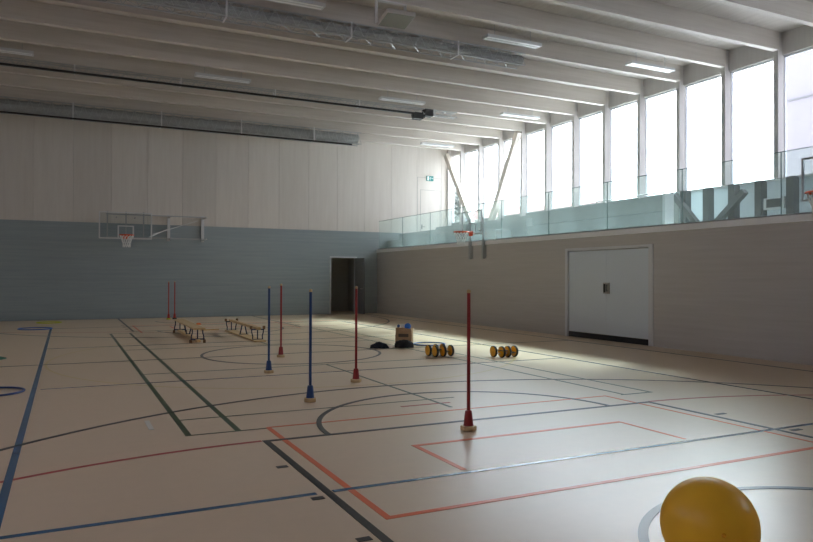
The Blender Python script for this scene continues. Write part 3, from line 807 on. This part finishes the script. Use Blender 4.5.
b_ = B(); box(b_, -.27, .27, -.05, .05, 0, .03)
pk = obj('wooden_slat', b_, M['pine'], bevel=.004); pk.location = (3.72, 20.4, 0); pk.rotation_euler = (0, 0, math.radians(20)); tag(pk, 'short wooden slat lying on the floor behind the upright bench', 'slat')
b_ = B(); lathe(b_, [(.09, 0), (.093, .008), (.055, .045), (.025, .055), (.02, .052)], 24)
oc = obj('marker_cone', b_, M['orange_cone'], smooth=True); oc.location = (3.82, 22.9, 0); tag(oc, 'flat orange marker cone behind the upright bench', 'cone')

# ------------------------------------------------------------------ hoops and mat on the left
def hoop(name, x, y, r, tr_, mat, label):
    b_ = B(); path(b_, [(r * math.cos(2 * PI * i / 48), r * math.sin(2 * PI * i / 48), tr_) for i in range(48)], tr_, 10, True)
    o = obj(name, b_, M[mat], smooth=True); o.location = (x, y, .0015); tag(o, label, 'hoop', 'gym hoops on the floor')
hoop('gym_hoop', -.79, 22.75, .44, .014, 'hoop_blue', 'blue hoop lying at the far end of the blue line')
hoop('gym_hoop', -.49, 25.55, .37, .014, 'hoop_yel', 'yellow green hoop lying near the grey end wall')
hoop('gym_hoop', -.86, 10.63, .37, .014, 'hoop_navy', 'dark blue hoop at the left edge of the picture')
hoop('gym_hoop', 7.5, 14.1, .36, .012, 'hoop_blue', 'blue hoop on the floor between black bag and yellow wheels')
b_ = B(); lathe(b_, [(.34, 0), (.35, .006), (.345, .02), (.32, .024)], 8)
gm = obj('floor_marker', b_, M['green'], smooth=True); gm.location = (-1.33, 14.9, 0); tag(gm, 'flat green rubber marker at the left edge of the picture', 'marker')

# ------------------------------------------------------------------ pedal wheels
def pedal_cart(loc, wheels, label, rz=0.0):
    t = thing('pedal_cart', loc, rz); tag(t, label, 'pedal cart', 'yellow wheeled pedal carts')
    R, T = .104, .022
    for (x, y) in wheels:
        b_ = B()
        prof = [(0, -T), (R, -T), (R + .006, -T + .008), (R + .006, T - .008), (R, T), (0, T)]
        lathe(b_, prof, 28)
        for v in b_.verts: v.co = Vector((v.co.z + x, v.co.x + y, v.co.y + .1105))
        w_ = obj('wheel', b_, M['rubber'], t, smooth=True)
        for s in (-1, 1):
            b_ = B(); lathe(b_, [(0, 0), (R - .008, 0), (R - .014, .006), (.03, .006), (.026, .014), (0, .014)], 28)
            for v in b_.verts: v.co = Vector((s * (v.co.z + T) + x, v.co.x + y, v.co.y + .1105))
            obj('wheel_face', b_, M['pedalo'], w_, smooth=True)
    xs_ = sorted(w[0] for w in wheels)
    ya = sum(w[1] for w in wheels) / len(wheels)
    for dy, dz in ((-.04, .085), (.05, .14)):
        b_ = B(); tube(b_, (xs_[0], ya + dy, dz), (xs_[-1], ya + dy, dz), .012, 10); obj('axle', b_, M['steel'], t, smooth=True)
    m_ = (xs_[0] + xs_[-1]) / 2
    for a, c_, dz in ((xs_[0] + .05, m_ - .03, .13), (m_ + .03, xs_[-1] - .05, .09)):
        b_ = B(); box(b_, a, c_, ya - .14, ya + .14, dz, dz + .018); obj('foot_board', b_, M['dark_post'], t, bevel=.004)
pedal_cart((6.62, 11.98, 0), [(-.225, .07), (-.20, -.165), (-.03, -.17), (.16, -.13), (-.04, .12), (.12, .12)], 'six yellow wheels of the pedal cart beside the blue hoop')
pedal_cart((7.66, 11.26, 0), [(-.21, .09), (-.12, -.06), (.03, -.04), (.19, -.03)], 'four yellow wheels of the pedal cart farther right, right of the red pole')

# ------------------------------------------------------------------ paper bag with balls, black bag, dark cloth
pg = thing('paper_bag', (6.86, 14.10, 0), math.radians(-38)); tag(pg, 'open brown paper bag standing behind the black bag', 'bag')
b_ = B()
Wb, Db, Hb = .185, .10, .40
def ring(z, k, r0=0.0):
    pts = []
    for (sx, sy) in ((-1, -1), (0, -1), (1, -1), (1, 0), (1, 1), (0, 1), (-1, 1), (-1, 0)):
        pts.append(Vector((sx * Wb * k + random.uniform(-r0, r0), sy * Db * k * (1 if sx or True else 1) + random.uniform(-r0, r0), z + random.uniform(-r0, r0))))
    return pts
rings = [ring(0, .97), ring(.12, 1, .006), ring(.25, 1, .01), ring(.34, 1.0, .012), ring(Hb, .98, .016)]
V = [[b_.verts.new(p) for p in r_] for r_ in rings]
inner = [[b_.verts.new(Vector((p.co.x * .96, p.co.y * .94, p.co.z))) for p in V[-1]], [b_.verts.new(Vector((p.co.x * .95, p.co.y * .93, .012))) for p in V[0]]]
for A, C in list(zip(V, V[1:])) + [(V[-1], inner[0]), (inner[0], inner[1])]:
    for i in range(8): b_.faces.new((A[i], A[(i + 1) % 8], C[(i + 1) % 8], C[i]))
b_.faces.new(V[0][::-1]); b_.faces.new(inner[1])
obj('paper_body', b_, M['paper'], pg)
b_ = B(); box(b_, -.11, .12, -Db - .012, -Db - .0095, .20, .27); obj('printed_band', b_, M['print_dark'], pg)
def bagball(lx, ly, z, r, mat, label):
    c_, s_ = math.cos(math.radians(-38)), math.sin(math.radians(-38))
    b_ = B(); ball(b_, (0, 0, 0), r); o = obj('toy_ball', b_, M[mat], smooth=True)
    o.location = (6.86 + lx * c_ - ly * s_, 14.10 + lx * s_ + ly * c_, z); tag(o, label, 'ball', 'balls in the paper bag')
bagball(.08, -.0, .432, .075, 'blue_ball', 'bright blue ball on top at the right in the paper bag')
bagball(-.045, .0, .445, .044, 'white_ball', 'off white ball in the middle of the paper bag')
bagball(-.132, .0, .438, .036, 'dkblue_ball', 'dark blue ball at the left in the paper bag')

def heap(name, loc, sx, sy, h, mat, label, cat, seed, rz=0, n=36, strap=False, flat=False):
    rnd = random.Random(seed)
    ph = [rnd.uniform(0, 2 * PI) for _ in range(8)]
    b_ = B(); rows = []; m = 12
    for i in range(m + 1):
        u = i / m; row = []
        for j in range(n):
            a = 2 * PI * j / n
            k = 1 + .16 * math.sin(3 * a + ph[0]) + .10 * math.sin(7 * a + ph[1]) + .07 * math.sin(11 * a + ph[5] + 9 * u)
            if flat: k = 1 + .03 * math.sin(3 * a + ph[0])
            ex_ = .5 if flat else 1.0
            r = (math.cos(u * PI / 2)) ** (ex_ * .9) * k
            z = h * (math.sin(u * PI / 2) ** (.55 if flat else 1.25)) * (1 + .20 * math.sin(2 * a + ph[2] + 4 * u) * (1 - .6 * u) + .14 * math.sin(5 * a + ph[3] - 6 * u) * (1 - u) + .10 * math.sin(9 * a + ph[6] + 11 * u) * (1 - u))
            row.append(b_.verts.new((sx * r * math.cos(a) + sx * .18 * u * math.sin(ph[4]), sy * r * math.sin(a), max(.0, z))))
        rows.append(row)
    for A, C in zip(rows, rows[1:]):
        for j in range(n): b_.faces.new((A[j], A[(j + 1) % n], C[(j + 1) % n], C[j]))
    b_.faces.new(rows[0][::-1]); b_.faces.new(rows[-1])
    bmesh.ops.remove_doubles(b_, verts=b_.verts, dist=.0005)
    if not strap:
        o = obj(name, b_, M[mat], smooth=True); o.location = loc; o.rotation_euler = (0, 0, rz); return tag(o, label, cat)
    t = thing(name, loc, rz); tag(t, label, cat)
    obj('bag_body', b_, M[mat], t, smooth=True)
    b_ = B(); path(b_, [(-sx * .6, -sy * .5, h * .75), (-sx * .3, -sy * .55, h * 1.02), (0, -sy * .5, h * 1.1), (sx * .3, -sy * .55, h * 1.02), (sx * .6, -sy * .5, h * .75)], .012, 6); obj('strap', b_, M['rubber'], t, smooth=True)
    return t
heap('duffel_bag', (6.66, 13.70, 0), .21, .13, .155, 'blackcloth', 'black bag slumped in front of the brown paper bag', 'bag', 3, math.radians(-25), strap=True, flat=True)
heap('dark_jacket', (6.12, 13.82, 0), .18, .13, .13, 'navycloth', 'dark crumpled jacket lying left of the paper bag', 'jacket', 9, math.radians(-28))

# ------------------------------------------------------------------ exercise ball in front
eb = thing('exercise_ball', (3.06, 2.60, .245)); tag(eb, 'glossy yellow exercise ball in the near right corner', 'ball')
b_ = B(); ball(b_, (0, 0, 0), .245, 64, 40); obj('ball_skin', b_, M['ball'], eb, smooth=True)
b_ = B(); ball(b_, (0, 0, 0), .012, 12, 8, (1, 1, .5)); vp = obj('valve_plug', b_, M['pedalo'], eb, smooth=True)
nv = Vector((-.50, -.75, .12)).normalized(); vp.location = nv * .245; vp.rotation_mode = 'QUATERNION'; vp.rotation_quaternion = nv.to_track_quat('Z', 'X')
